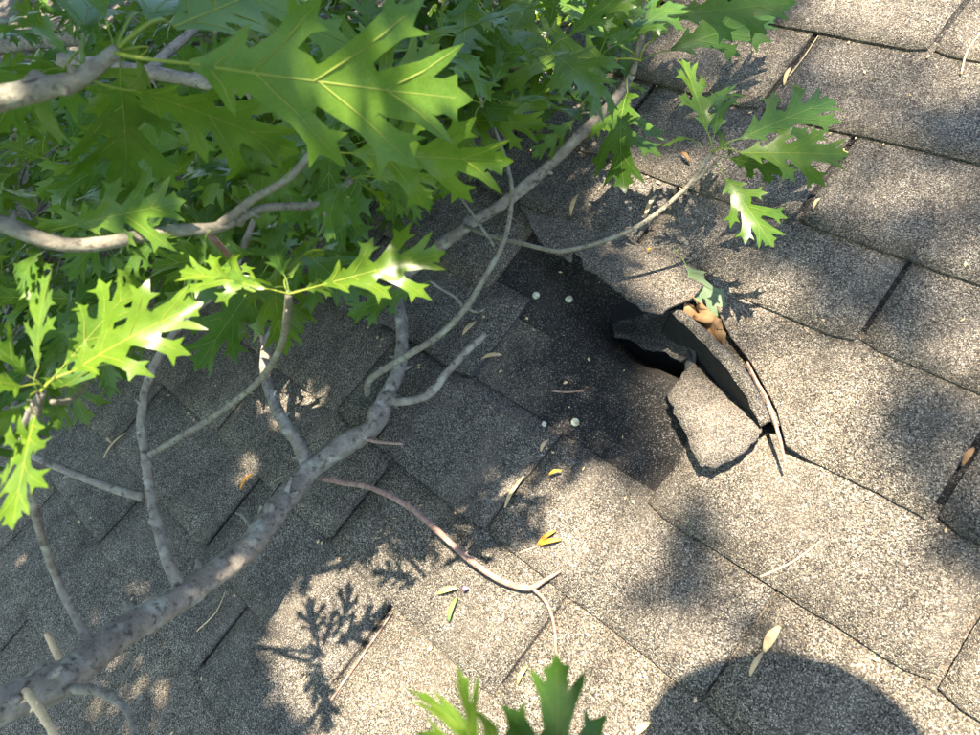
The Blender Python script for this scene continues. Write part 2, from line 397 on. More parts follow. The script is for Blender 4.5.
# what remains of the tab below the hole: a curled fragment in the light
def sheet_poly(name, outline, mat, thick, parent, bulge=0.0, emat=None, sub=None):
    pts = catmull(outline + [outline[0]], len(outline) * 6)[:-1]
    pts = [p + Vector((noise.noise(p * 120), noise.noise(p * 120 + Vector((5, 5, 5))), 0)) * .0035 + Vector((noise.noise(p * 420), noise.noise(p * 420 + Vector((5, 5, 5))), 0)) * .0016 for p in pts]
    v2 = [Vector((p.x, p.y)) for p in pts]; nb = len(v2)
    cx = sum(p.x for p in pts) / nb; cy = sum(p.y for p in pts) / nb
    ed = [(i, (i + 1) % nb) for i in range(nb)]
    zs = [p.z for p in pts]; czm = sum(zs) / nb
    extra = []
    for rr in (.75, .5, .25, 0):
        for i in range(0, nb, 4 if rr else nb):
            extra.append((Vector((cx + (v2[i].x - cx) * rr, cy + (v2[i].y - cy) * rr)), czm + (zs[i] - czm) * rr + bulge * (1 - rr * rr)))
    vv = v2 + [e[0] for e in extra]; zz = zs + [e[1] for e in extra]
    ov, oe, of, *_ = delaunay_2d_cdt(vv, ed, [], 1, 1e-6)
    V = []
    for q in ov:
        d = min(range(len(vv)), key=lambda i: (vv[i] - q).length_squared); V.append(Vector((q.x, q.y, zz[d])))
    F = [tuple(f) for f in of]
    a = F[0]; n = (V[a[1]] - V[a[0]]).cross(V[a[2]] - V[a[0]])
    if n.z < 0: F = [tuple(reversed(f)) for f in F]
    cntE = {}
    for f in F:
        for i in range(len(f)): cntE[(f[i], f[(i + 1) % len(f)])] = 1
    bd = [e for e in cntE if (e[1], e[0]) not in cntE]
    k0 = len(V); top = len(F); mp = {}
    for e in bd:
        for i in e:
            if i not in mp: mp[i] = len(V); V.append(V[i] - Vector((0, 0, thick)))
    for e in bd: F.append((e[1], e[0], mp[e[0]], mp[e[1]]))
    o = mesh_obj(name, V, F, [mat, emat] if emat else mat, parent, True, [0 if i < top else (1 if emat else 0) for i in range(len(F))])
    return o
o = sheet_poly('shingle', [PD(667, 398, .004), PD(680, 378, .0), PD(694, 362, -.006), PD(712, 378, -.006), PD(738, 400, -.002), PD(760, 420, .004), PD(758, 436, .009), PD(742, 452, .012), PD(722, 464, .012), PD(706, 467, .011), PD(697, 461, .010), PD(688, 438, .008), PD(676, 416, .006)], M_TAN, .004, roof, .003, M_MAT)
tag(o, 'loose rounded shingle fragment lying in sunlight')
# second torn layer hanging inside the hole
o = loft('shingle', [[PD(622, 300, -.060), PD(645, 303, -.052), PD(668, 308, -.040), PD(684, 318, -.020)],
                 [PD(611, 322, -.055), PD(638, 324, -.050), PD(668, 330, -.036), PD(688, 340, -.012)],
                 [PD(616, 336, -.040), PD(632, 340, -.036), PD(648, 349, -.034), PD(664, 353, -.030), PD(676, 360, -.022), PD(692, 356, -.006)]], M_OLD, n=40, m_=6, rough=.002, jag=.005, thick=.0025)
tag(o, 'torn under-layer of shingle hanging inside the hole')
o = loft('shingle', [[PD(680, 322, .006), PD(690, 338, .004), PD(696, 352, .0), PD(694, 366, -.004), PD(684, 382, -.006), PD(670, 397, -.004)],
                 [PD(676, 328, -.014), PD(685, 346, -.014), PD(688, 356, -.014), PD(684, 368, -.016), PD(676, 384, -.014), PD(665, 394, -.010)]], M_MAT, n=30, m_=2, thick=.0015, rough=.0015, jag=.003)
tag(o, 'thin ragged torn edge of shingle mat')
# the buckled tab edge stands up as a narrow ridge between two dark gaps
o = loft('shingle', [[PD(660, 334, -.045), PD(684, 364, -.045), PD(706, 388, -.034), PD(732, 408, -.016), PD(757, 425, .000)],
                 [PD(666, 320, .000), PD(692, 347, .000), PD(716, 375, .002), PD(739, 400, .004), PD(760, 426, .005)],
                 [PD(671, 311, .034), PD(697, 335, .040), PD(722, 362, .040), PD(742, 389, .032), PD(762, 425, .013)]], M_FELT, n=46, m_=8, rough=.0016, thick=.002, emat=None)  # asphalt black also paints in the shade under the ridge
tag(o, 'black underside of the buckled shingle edge with the shaded gap painted in')
o = loft('shingle', [[PD(670, 312, .033), PD(696, 336, .039), PD(721, 363, .039), PD(741, 390, .031), PD(761, 426, .012)],
                 [PD(676, 309, .036), PD(703, 333, .042), PD(729, 360, .042), PD(749, 388, .034), PD(767, 422, .013)],
                 [PD(682, 309, .030), PD(710, 334, .034), PD(736, 361, .033), PD(756, 389, .026), PD(771, 421, .010)],
                 [PD(692, 316, .004), PD(718, 341, -.004), PD(744, 369, -.006), PD(762, 397, -.004), PD(772, 424, .000)],
                 [PD(704, 318, -.006), PD(732, 344, -.012), PD(760, 370, -.014), PD(780, 396, -.012), PD(788, 428, -.004)],
                 [PD(716, 310, -.004), PD(748, 336, -.006), PD(776, 362, -.008), PD(794, 390, -.006), PD(800, 426, -.003)]], M_SH, n=46, m_=24, rough=.0016, thick=.002)
tag(o, 'buckled shingle edge standing up as a ridge')
for (x, y) in ((536, 295), (569, 299), (543, 425), (575, 422)):
    p = P(x, y, -.004); z = dent(p.x, p.y) + .0015
    p = P(x, y, z); V = []; F = []
    for k, (r, h) in enumerate(((.0052, -.002), (.0052, .0008), (.0046, .0014), (.002, .0017))):
        for a in range(14): V.append(p + Vector((r * math.cos(a * math.tau / 14), r * math.sin(a * math.tau / 14), h)))
    for k in range(3):
        for a in range(14): F.append((k * 14 + a, k * 14 + (a + 1) % 14, k * 14 + 14 + (a + 1) % 14, k * 14 + 14 + a))
    F.append(tuple(range(42, 56)))
    mesh_obj('nail', V, F, M_NAIL, roof)
# rest of the slope, beyond where single tabs can be told apart
V = []; F = []
for v in range(-15, 23):
    for k in range(-21, 11):
        u0 = k + (v % 2) * .5; x0, x1 = u0 * TAB + .004, (u0 + 1) * TAB - .004
        if -3 <= v <= 12 and x1 > -3.1 and x0 < 1.3: continue
        if -3 <= v <= 12 and (-3.45 < x0 < -3.0 or 1.25 < x0 < 1.65): pass
        yt, yb = -v * EXPO + .02, -(v + 1) * EXPO
        if x0 < -5.95 or x1 > 2.95 or yb < -2.95 or yt > 1.95: continue
        b0 = len(V)
        for (x, y, z) in ((x0, yt, .001), (x1, yt, .001), (x1, yb, .0065), (x0, yb, .0065)):
            V.append(Vector((x, y, z))); V.append(Vector((x, y, z - .006)))
        F += [(b0, b0 + 6, b0 + 4, b0 + 2), (b0 + 4, b0 + 6, b0 + 7, b0 + 5), (b0, b0 + 1, b0 + 7, b0 + 6), (b0 + 2, b0 + 4, b0 + 5, b0 + 3)]
tag(mesh_obj('shingle_field', V, F, M_SH, roof, False), 'shingle tabs of the rest of the roof slope', kind='stuff')

# ------------------------------------------------------------------ oak leaves
def leaf_outline(rl):
    pts = [(0, .012)]; axes = []
    def lobe(a, th, l, w, teeth):
        th = math.radians(th + rl.uniform(-6, 6)); l *= rl.uniform(.85, 1.12); a += rl.uniform(-.015, .015)
        d = (math.cos(th), math.sin(th)); n = (math.sin(th), -math.cos(th))      # n points to the leaf tip side
        f = lambda s, o: (a + d[0] * l * s + n[0] * o, d[1] * l * s + n[1] * o)
        q = [f(.45, -w * .85), f(.66, -w * 1.0), f(.80 + rl.uniform(-.05, .05), -w * 1.9 - .01)]
        q += [f(.80, -w * .85), f(.90, -w * .45)]
        if teeth > 2: q += [f(1.0, -w * .28)]
        q += [f(1.06, 0)]
        q += [f(.92, w * .42), f(.84, w * .75), f(.90 + rl.uniform(-.05, .05), w * 1.6 + .01), f(.72, w * .95), f(.5, w * .85)]
        if teeth == 1: q = [f(.45, -w * .8), f(.75, -w * .55), f(1.05, 0), f(.75, w * .6), f(.5, w * .8)]
        axes.append([(a - .03, 0), f(.4, 0), f(.75, 0), f(.97, 0)])
        return q
    L = [(.10, 60, .15, .034, 1), (.25, 46, .34, .046, 3), (.46, 40, .41, .052, 3), (.70, 33, .27, .040, 1)]
    S = [(.195, .060), (.415, .058), (.645, .058), (.82, .048)]
    pts.append((.05, .03))
    for (a, th, l, w, te), s in zip(L, S):
        pts += lobe(a, th, l, w, te)
        sx = s[0] + rl.uniform(-.015, .015); sy = s[1] * rl.uniform(.85, 1.3)
        pts += [(sx - .012, sy + .022), (sx + .006, sy), (sx + .030, sy + .010)]
    pts += [(.88, .055), (.93, .075), (.935, .035), (.97, .018)]
    return pts, axes
def bend_fn(rl, curl, fold, wave, petb):
    ph = rl.uniform(0, 6); tw = rl.uniform(-.5, .5)
    def f(x, y, z=0.0):
        zz = fold * abs(y) - 0.55 * fold * y * y * 2 + wave * math.sin(x * 9 + ph + (3 if y > 0 else 0)) * abs(y) * 1.6 - abs(y) ** 2 * .5 * max(0, curl)
        if abs(y) > .12: zz -= (abs(y) - .12) ** 1.5 * wave * 5
        if x < 0: zz += petb * math.sin(math.pi * min(1, -x / .28)) * .28
        a = tw * max(0, x); y2 = y * math.cos(a) - zz * math.sin(a); z2 = y * math.sin(a) + zz * math.cos(a)
        if abs(curl) > 1e-3 and x > 0:
            rr = 1 / curl; th = x / rr
            return Vector((math.sin(th) * (rr + z2), y2, -rr + math.cos(th) * (rr + z2) + z))
        return Vector((x, y2, z2 + z))
    return f
PET = .26
def make_leaf(seed, curl, fold, wave, petb, pet=PET, veins=True, mats=None, wide=1.0):
    rl = random.Random(seed)
    a, ax1 = leaf_outline(rl); b, ax2 = leaf_outline(rl)
    a = [(x, y * wide) for x, y in a]; b = [(x, y * wide) for x, y in b]
    out = a + [(1.0, 0)] + [(x, -y) for x, y in reversed(b)]
    nb = len(out); edges = [(i, (i + 1) % nb) for i in range(nb)]
    inner = [(x, 0) for x in (.03, .1, .18, .27, .36, .45, .54, .63, .72, .81, .89, .95)]
    for ax in ax1: inner += [(x, y * wide) for x, y in ax[1:]]
    for ax in ax2: inner += [(x, -y * wide) for x, y in ax[1:]]
    ov, oe, of, *_ = delaunay_2d_cdt([Vector(p) for p in out + inner], edges, [], 1, 1e-5)
    fn = bend_fn(rl, curl, fold, wave, petb)
    V = [fn(p.x, p.y) for p in ov]; F = []; fm = []
    for f in of:
        F.append(tuple(f)); fm.append(0)
    if veins:
        def strip(path, r0, r1, seg=4):
            n = len(path)
            c = [fn(*p) for p in path]; k0 = len(V)
            for i, p in enumerate(c):
                d = (c[min(i + 1, n - 1)] - c[max(i - 1, 0)]).normalized(); up = Vector((0, 0, 1)); s = d.cross(up).normalized(); up = s.cross(d)
                r = r0 + (r1 - r0) * i / (n - 1)
                for k in range(seg):
                    an = math.tau * k / seg + .78; V.append(p + s * (r * math.cos(an)) + up * (r * .6 * math.sin(an)))
            for i in range(n - 1):
                for k in range(seg):
                    q = k0 + i * seg + k; w = k0 + i * seg + (k + 1) % seg; F.append((q, w, w + seg, q + seg)); fm.append(1)
        strip([(-pet + i * pet / 7, 0) for i in range(8)] + [(i / 14, 0) for i in range(1, 14)], .0085, .0022)
        for ax, s in ((ax1, 1), (ax2, -1)):
            for q in ax:
                q = [(x, y * s * wide) for x, y in q]
                full = []
                for i in range(3):
                    for t in (0, .5): full.append((q[i][0] + (q[i + 1][0] - q[i][0]) * t, q[i][1] + (q[i + 1][1] - q[i][1]) * t))
                strip(full + [q[3]], .0042, .0010, 3)
    k = 1 / (1 + pet)
    V = [Vector(((v.x + pet) * k, v.y * k, v.z * k)) for v in V]
    me = bpy.data.meshes.new('leaf'); me.from_pydata([tuple(v) for v in V], [], F)
    for mt in (mats or (M_LEAF, M_VEIN)): me.materials.append(mt)
    me.polygons.foreach_set('use_smooth', [True] * len(F)); me.polygons.foreach_set('material_index', fm); me.update()
    return me
LEAVES = [make_leaf(s, c, f, w, p, wide=wd) for s, c, f, w, p, wd in (
    (1, .5, .25, .10, .25, 1.0), (2, .9, .15, .16, .30, .95), (3, .3, .35, .12, .15, 1.05), (4, 1.2, .2, .14, .35, .9),
    (5, .7, .1, .2, .2, 1.1), (6, -.4, .3, .14, .1, 1.0), (7, .1, .2, .12, .3, 1.1), (8, 1.6, .3, .12, .2, .9), (9, .6, .45, .18, .25, 1.0), (10, .2, .12, .08, .2, 1.15))]
WUP = Vector((0, .5, .866))
nleaf = [0]
def leaf(parent, B, T, roll=0, face=.5, var=None, wide=1.0, up=None, mesh=None):
    """petiole foot at B, leaf tip at T"""
    x = T - B; L = x.length; x = x.normalized()
    ref = up if up else ((CAM - (B + T) / 2).normalized() * face + WUP * (1 - face))
    z = (ref - x * ref.dot(x)).normalized(); y = z.cross(x)
    q = Matrix.Rotation(math.radians(roll), 3, x); y = q @ y; z = q @ z
    me = mesh or LEAVES[nleaf[0] % len(LEAVES) if var is None else var]; nleaf[0] += 1
    o = bpy.data.objects.new('leaf', me); col.objects.link(o)
    o.parent = parent
    mt = Matrix.Identity(4)
    for i in range(3):
        mt[i][0] = x[i] * L; mt[i][1] = y[i] * L * wide; mt[i][2] = z[i] * L; mt[i][3] = B[i]
    if parent: o.matrix_local = Matrix.Translation(-parent.location) @ mt
    else: o.matrix_world = mt; ROOTS.append(o)
    return o
def twig(parent, pts, radii, mat=M_TWIG, name='twig', **k):
    V, F = tube_data(pts, radii, **k); off = Vector(parent.location)
    if len(pts) > 2:
        cc = catmull(pts, 60); ln = sum((cc[i + 1] - cc[i]).length for i in range(60)); nb = min(40, int(ln / .028))
        for q in range(nb):
            i = R.randrange(2, 58); r = interp(radii, i / 60)
            d = (cc[i + 1] - cc[i - 1]).normalized(); a = d.orthogonal().normalized(); a = Matrix.Rotation(R.uniform(0, 6.28), 3, d) @ a
            big = R.random() < .3; hgt = r * (R.uniform(.5, 1.1) if not big else R.uniform(.25, .45)) + .0006; w = r * (R.uniform(.22, .4) if not big else R.uniform(.6, .8))
            b0 = len(V); tip = cc[i] + a * (r * .9 + hgt) + d * hgt * R.uniform(-.2, .8); e2 = d.cross(a)
            for m_ in range(6):
                an = m_ * math.tau / 6; V.append(cc[i] + a * r * .72 + (d * 1.4 * math.cos(an) + e2 * math.sin(an)) * w * 1.3)
            for m_ in range(6):
                an = m_ * math.tau / 6; V.append(tip + (d * 1.2 * math.cos(an) + e2 * math.sin(an)) * w * .5)
            V.append(tip + a * w * .25)
            for m_ in range(6): F.append((b0 + m_, b0 + (m_ + 1) % 6, b0 + 6 + (m_ + 1) % 6, b0 + 6 + m_)); F.append((b0 + 6 + m_, b0 + 6 + (m_ + 1) % 6, b0 + 12))
    return mesh_obj(name, [v - off for v in V], F, mat, parent)

# ------------------------------------------------------------------ the fallen branch across the shingles
def H(*a): return [P(*p) for p in a]
def D(*a): return [Q(*p) for p in a]
main = empty('oak_branch', P(370, 428, .0)); tag(main, 'thick grey oak branch lying across the roof from the lower left corner', 'branch')
twig(main, H((-60, 745, .36), (0, 706, .335), (60, 680, .30), (120, 634, .25), (190, 592, .18), (250, 545, .12), (300, 480, .065), (340, 448, .045), (372, 428, .036), (386, 398, .032), (400, 365, .030), (402, 325, .030), (398, 288, .034), (420, 262, .045), (465, 228, .06), (515, 195, .07), (565, 150, .08), (612, 103, .09), (632, 75, .10)),
     [.0180, .0172, .0164, .0156, .0150, .0150, .0150, .0150, .0140, .0115, .0095, .0088, .0085, .0086, .0082, .0080, .0078, .0074, .0046], M_BARK, 'stem', seg=18, rough=.24, n=220)
twig(main, H((632, 75, .10), (637, 55, .12), (642, 30, .15), (645, -5, .19)), [.0050, .0042, .0034, .0028], rough=.1)
twig(main, H((186, 596, .18), (168, 562, .215), (152, 500, .235), (146, 458, .25), (141, 420, .27), (152, 370, .29), (186, 318, .30), (226, 284, .31), (246, 240, .33), (262, 200, .34)), [.0072, .0064, .0058, .0052, .0049, .0046, .0044, .0041, .0037, .003], seg=10, rough=.12, n=60, mat=M_BARK)
twig(main, H((146, 456, .25), (175, 440, .25), (217, 414, .255), (258, 382, .29), (280, 348, .39), (287, 315, .46), (289, 294, .50)), [.0042, .0040, .0037, .0034, .0030, .0027, .0024], rough=.12, seg=8)
twig(main, H((306, 462, .06), (296, 440, .085), (279, 414, .10), (266, 378, .11), (267, 345, .115), (281, 312, .12), (300, 262, .13), (310, 220, .14)), [.0095, .0085, .0078, .0072, .0070, .0068, .0062, .005], M_BARK, seg=10, rough=.12, n=50)
twig(main, H((263, 345, .115), (256, 310, .15), (246, 278, .18), (234, 258, .20), (214, 236, .24)), [.0030, .0028, .0026, .0024, .0022], M_RED, rough=.1)
twig(main, H((145, 497, .235), (118, 490, .24), (80, 476, .25), (35, 457, .27), (20, 446, .28)), [.0055, .0051, .0048, .0045, .004], M_BARK, rough=.12, seg=10)
twig(main, H((97, 650, .275), (78, 622, .29), (55, 575, .33), (38, 525, .40), (26, 470, .47), (24, 430, .52), (41, 393, .56)), [.0044, .0040, .0037, .0034, .0030, .0027, .0024], M_BARK, rough=.12, seg=8)
twig(main, H((362, 438, .04), (378, 442, .045), (403, 444, .05)), [.0028, .0024, .0019], M_RED, rough=.1)
twig(main, H((384, 402, .034), (408, 401, .035), (430, 394, .036), (447, 373, .036), (468, 350, .036), (486, 334, .034)), [.0062, .0060, .0058, .0055, .0052, .0040], M_BARK, rough=.14, seg=8)
twig(main, H((368, 395, .03), (370, 380, .05), (394, 363, .07), (437, 337, .085), (465, 309, .10), (486, 275, .115), (503, 244, .13), (511, 210, .145), (511, 182, .16), (503, 152, .17), (494, 128, .18)), [.0052, .0050, .0048, .0045, .0042, .0038, .0034, .0030, .0027, .0024, .002], rough=.12, seg=8)
twig(main, H((465, 309, .10), (455, 297, .105), (443, 290, .11), (430, 281, .12)), [.0022, .0020, .0018, .0016])
twig(main, H((467, 308, .10), (476, 312, .095), (484, 310, .09)), [.0020, .0016, .0011])
twig(main, H((494, 246, .13), (482, 228, .14), (468, 208, .15), (456, 190, .16)), [.0020, .0018, .0017, .0014])
twig(main, H((465, 226, .065), (490, 236, .10), (520, 243, .11), (555, 251, .112), (583, 247, .115), (612, 238, .12), (645, 222, .125), (683, 191, .135), (700, 170, .14), (712, 152, .15)), [.0030, .0030, .0029, .0029, .0028, .0028, .0028, .0028, .0026, .0022], rough=.1, seg=8)
twig(main, H((718, 160, .15), (705, 172, .14), (690, 186, .135)), [.0014, .0020, .0022])
twig(main, H((606, 100, .09), (598, 84, .11), (586, 60, .14), (582, 50, .15)), [.0040, .0038, .0036, .0034], M_BARK, rough=.12)
twig(main, H((604, 106, .09), (596, 112, .09), (583, 113, .095)), [.0018, .0017, .0015])
# reddish dead shoot trailing over the sunlit shingles
twig(main, H((322, 478, .045), (345, 483, .040), (372, 488, .032), (408, 506, .026), (440, 533, .022), (470, 560, .019), (500, 580, .016), (528, 588, .013), (545, 580, .010), (561, 571, .0075)), [.0036, .0036, .0037, .0038, .0038, .0038, .0037, .0034, .0026, .0015], M_RED, rough=.16, n=60)
twig(main, H((531, 587, .013), (546, 602, .010), (554, 625, .008), (556, 650, .007), (559, 670, .006)), [.0022, .0019, .0016, .0013, .001], M_RED, rough=.12)
# snapped side shoots in the lower left corner
twig(main, H((118, 640, .25), (80, 660, .29), (45, 672, .30), (22, 688, .31)), [.0075, .0065, .006, .0055], M_BARK, rough=.15)
s = twig(main, H((20, 684, .32), (34, 703, .35), (48, 724, .38), (64, 752, .41)), [.0034, .0034, .0032, .0026], M_CUT, rough=.35)
twig(main, H((70, 690, .30), (95, 690, .31), (118, 702, .32), (130, 716, .32), (136, 740, .33)), [.0050, .0044, .0036, .0030, .0024], M_BARK, rough=.15)
twig(main, H((64, 668, .29), (56, 652, .29), (47, 634, .29)), [.0040, .0034, .0028], M_CUT, rough=.12)
twig(main, H((252, 530, .12), (243, 516, .125), (236, 513, .13)), [.0028, .0024, .0018], rough=.12)
twig(main, H((262, 505, .055), (258, 520, .045), (248, 540, .03), (240, 556, .01)), [.0030, .0034, .0032, .0026], rough=.12)

def whorl(parent, B, tips, **k):
    for tp in tips:
        if len(tp) == 3: T = Q(*tp)
        else: T = tp
        leaf(parent, B + Vector((R.uniform(-.002, .002), R.uniform(-.002, .002), R.uniform(-.002, .002))), T, **k)
def dep(p): return (p - CAM).dot(FWD)
# leaves of the fallen branch: whorl on the middle fork
B = P(289, 294, .50); d = dep(B)
leaf(main, B, Q(443, 252, d + .03), 25, .6, 5, 1.0)
leaf(main, B, Q(172, 268, d + .00), -20, .5, 2)
leaf(main, B, Q(355, 276, d + .04), 30, .4, 3, .8)
leaf(main, B, Q(262, 205, d + .05), 10, .5, 0)
leaf(main, B, Q(300, 222, d + .06), -35, .4, 1)
leaf(main, B, Q(215, 262, d - .03), 55, .4, 8)
B = P(430, 281, .12); d = dep(B)
leaf(main, B, Q(346, 316, d - .02), -8, .8, 6); leaf(main, B, Q(398, 238, d + .0), 20, .4, 2)
# right-hand whorl over the sound shingles
B = P(712, 153, .15); d = dep(B)
for (x, y, dd, roll, var, w) in ((853, 84, .0, 0, 0, 1), (686, 50, .02, 20, 2, .9), (724, 62, .04, -10, 4, .85), (852, 152, -.02, -12, 6, .95), (800, 176, .03, 35, 9, .8), (667, 118, .03, 60, 3, .7), (745, 128, .06, 20, 1, .8)):
    leaf(main, B, Q(x, y, d + dd), roll, .75, var, w)
leaf(main, P(715, 163, .15), Q(773, 242, d - .06), 0, .85, 0, 1.1)
# top whorl
B = P(640, 62, .115); d = dep(B)
leaf(main, B, Q(474, 50, d - .06), -10, .7, 6, 1.05)
leaf(main, B, Q(790, 4, d - .02), 5, .7, 0, .95)
leaf(main, P(645, 22, .17), Q(800, -4, d - .10), 0, .6, 9, .9)
leaf(main, P(634, 76, .1), Q(599, 163, d - .12), 40, .6, 4, .9)
leaf(main, P(612, 104, .09), Q(645, 66, d + .05), 0, .5, 1, .9)
leaf(main, B, Q(560, -10, d - .0), 10, .6, 2, 1)
leaf(main, B, Q(700, -40, d - .0), -10, .6, 3, 1)
leaf(main, B, Q(655, -50, d + .05), -10, .5, 5, 1)
leaf(main, P(645, -5, .19), Q(575, 20, d + .10), 30, .5, 7, 1)
B = P(583, 113, .095); d = dep(B)
for (x, y, dd, roll, var) in ((532, 98, .04, 20, 1), (534, 152, -.03, -20, 4), (600, 62, .10, 0, 3), (562, 70, .1, 30, 2), (628, 140, -.02, -40, 8), (545, 60, .12, 10, 0)):
    leaf(main, B, Q(x, y, d + dd), roll, .45, var, .9)
B = P(494, 128, .18); d = dep(B)
for (x, y, dd, roll, var) in ((530, 55, .08, 30, 8), (470, 40, .1, 0, 0), (440, 75, .05, 0, 1), (508, 30, .15, -30, 3), (560, 80, .05, 20, 5)):
    leaf(main, B, Q(x, y, d + dd), roll, .45, var)
B = P(456, 190, .16); d = dep(B)
for (x, y, dd, roll, var) in ((375, 150, .02, 0, 1), (400, 215, .0, 20, 2), (430, 105, .08, 0, 0)):
    leaf(main, B, Q(x, y, d + dd), roll, .5, var)

# ------------------------------------------------------------------ branch at the left edge, middle height
mid = empty('oak_branch', Q(-60, 205, .48)); tag(mid, 'slim brown leafy oak branch reaching in from the left edge at mid height', 'branch')
twig(mid, D((-60, 205, 0.480), (0, 223, 0.480), (35, 237, 0.484), (68, 245, 0.488), (105, 243, 0.492), (170, 231, 0.504), (218, 227, 0.512), (265, 208, 0.524), (320, 204, 0.536), (352, 180, 0.544)), [.0058, .0055, .0052, .0050, .0047, .0044, .0040, .0032, .0028, .0022], M_TWIG, 'stem', rough=.13, n=70)
twig(mid, D((216, 228, 0.512), (252, 200, 0.508), (286, 180, 0.504), (313, 152, 0.500)), [.0032, .0029, .0027, .0026], M_TWIG, rough=.18)
twig(mid, D((204, 230, 0.512), (224, 250, 0.536), (240, 270, 0.560)), [.0026, .0023, .002], M_RED)
twig(mid, D((325, 204, 0.536), (326, 218, 0.536), (334, 236, 0.540)), [.0020, .0018, .0016], M_RED)
B = Q(314, 151, .50)
for (x, y, d, roll, var, w) in ((513, 162, .60, 14, 2, 1.05), (262, 20, .68, 10, 2, 1), (380, 40, .70, -10, 4, 1), (300, 40, .6, 40, 3, 1), (430, 60, .72, 20, 5, 1)):
    leaf(mid, B, Q(x, y, d * .8), roll, .8 if x > 500 else .5, var, w)
B = Q(352, 179, .544)
for (x, y, d, roll, var, w) in ((318, 196, .60, 10, 7, 1), (452, 170, .70, 15, 1, .9), (395, 205, .72, -25, 2, .9), (440, 200, .76, 10, 9, 1)):
    leaf(mid, B, Q(x, y, d * .8), roll, .5, var, w)
B = Q(334, 236, .54)
for (x, y, d, roll, var, w) in ((290, 245, .66, 20, 4, .9), (362, 205, .70, 15, 1, .9)):
    leaf(mid, B, Q(x, y, d * .8), roll, .5, var, w)
leaf(mid, Q(263, 258, .55), Q(262, 128, .51), 0, .9, 6, 1.0)
leaf(mid, Q(259, 196, .51), Q(176, 148, .54), 15, .75, 0, 1)
leaf(mid, Q(42, 232, .49), Q(194, 198, .50), 25, .65, 5, 1.15)
for (bx, by, x, y, d, roll, var) in ((40, 228, 10, 160, .66, 20, 1), (38, 232, 30, 300, .60, 0, 2), (100, 243, 150, 300, .64, 10, 3), (168, 231, 110, 280, .62, -20, 1), (170, 231, 235, 290, .68, 20, 4), (60, 243, -10, 275, .58, 30, 7), (130, 238, 90, 165, .72, 0, 8), (215, 228, 175, 305, .68, 10, 9), (20, 232, -30, 180, .60, 0, 0), (252, 200, 212, 118, .70, 10, 1), (286, 180, 215, 165, .66, 30, 8), (286, 180, 340, 120, .68, 0, 3)):
    leaf(mid, Q(bx, by, .50), Q(x, y, d * .8), roll, .5, var)
# lower whorl at the left edge
low = empty('oak_sprig', P(25, 450, .50)); tag(low, 'leafy oak sprig with five-leaf whorl hanging at the left edge below the mid branch', 'branch')
b0 = P(25, 450, .50); b1 = P(41, 392, .56); B = b1; d = dep(B)
twig(low, [b0, Q(34, 425, d + .02), b1], [.0034, .003, .0028], M_TWIG, 'stem', rough=.15)
for (x, y, dd, roll, var, w, f) in ((154, 262, .02, 20, 3, .95, .6), (194, 292, .0, -12, 2, 1.1, .55), (30, 268, -.02, -40, 0, .8, .6), (-70, 360, -.08, 0, 1, 1, .5), (6, 528, -.06, 48, 6, 1.15, .8), (76, 412, .06, 40, 4, .8, .3), (-40, 300, -.05, 30, 8, 1, .5), (95, 380, .10, 10, 5, .9, .3), (-30, 440, -.05, 20, 4, .9, .5)):
    leaf(low, B, Q(x, y, d + dd), roll, f, var, w)
twig(low, D((52, 402, d), (68, 401, d + .03), (82, 390, d + .06), (90, 370, d + .08)), [.0015, .0018, .0020, .002], M_TWIG)

# ------------------------------------------------------------------ the near branch, soft in the upper left corner
nearb = empty('oak_branch', Q(-80, 112, 0.415)); tag(nearb, 'out of focus leafy oak branch close to the lens in the upper left corner', 'branch')
twig(nearb, D((-80, 118, 0.415), (0, 99, 0.421), (45, 88, 0.426), (80, 78, 0.426), (118, 50, 0.429)), [.0080, .0074, .0066, .0054, .0038], M_TWIG, 'stem', rough=.14)
B = Q(116, 52, 0.429)
for (x, y, d, roll, var, w, f) in ((478, 108, 0.318, 22, 0, 1.12, .75), (60, -120, 0.310, 0, 2, 1, .5), (230, -75, .42, 10, 1, 1, .5), (133, 160, .44, 30, 4, .9, .3), (188, 80, .45, 70, 3, .8, .3), (330, -40, .45, 20, 6, 1, .5)):
    leaf(nearb, B, Q(x, y, d * 1.34), roll, f, var, w)
B = Q(83, 76, 0.426)
for (x, y, d, roll, var, w, f) in ((293, 136, .40, 62, 5, 1, .6), (8, 50, .42, 40, 1, .9, .2), (0, -30, 0.310, 25, 3, .9, .5), (95, -90, .40, 10, 8, .9, .4)):
    leaf(nearb, B, Q(x, y, d * 1.34), roll, f, var, w)
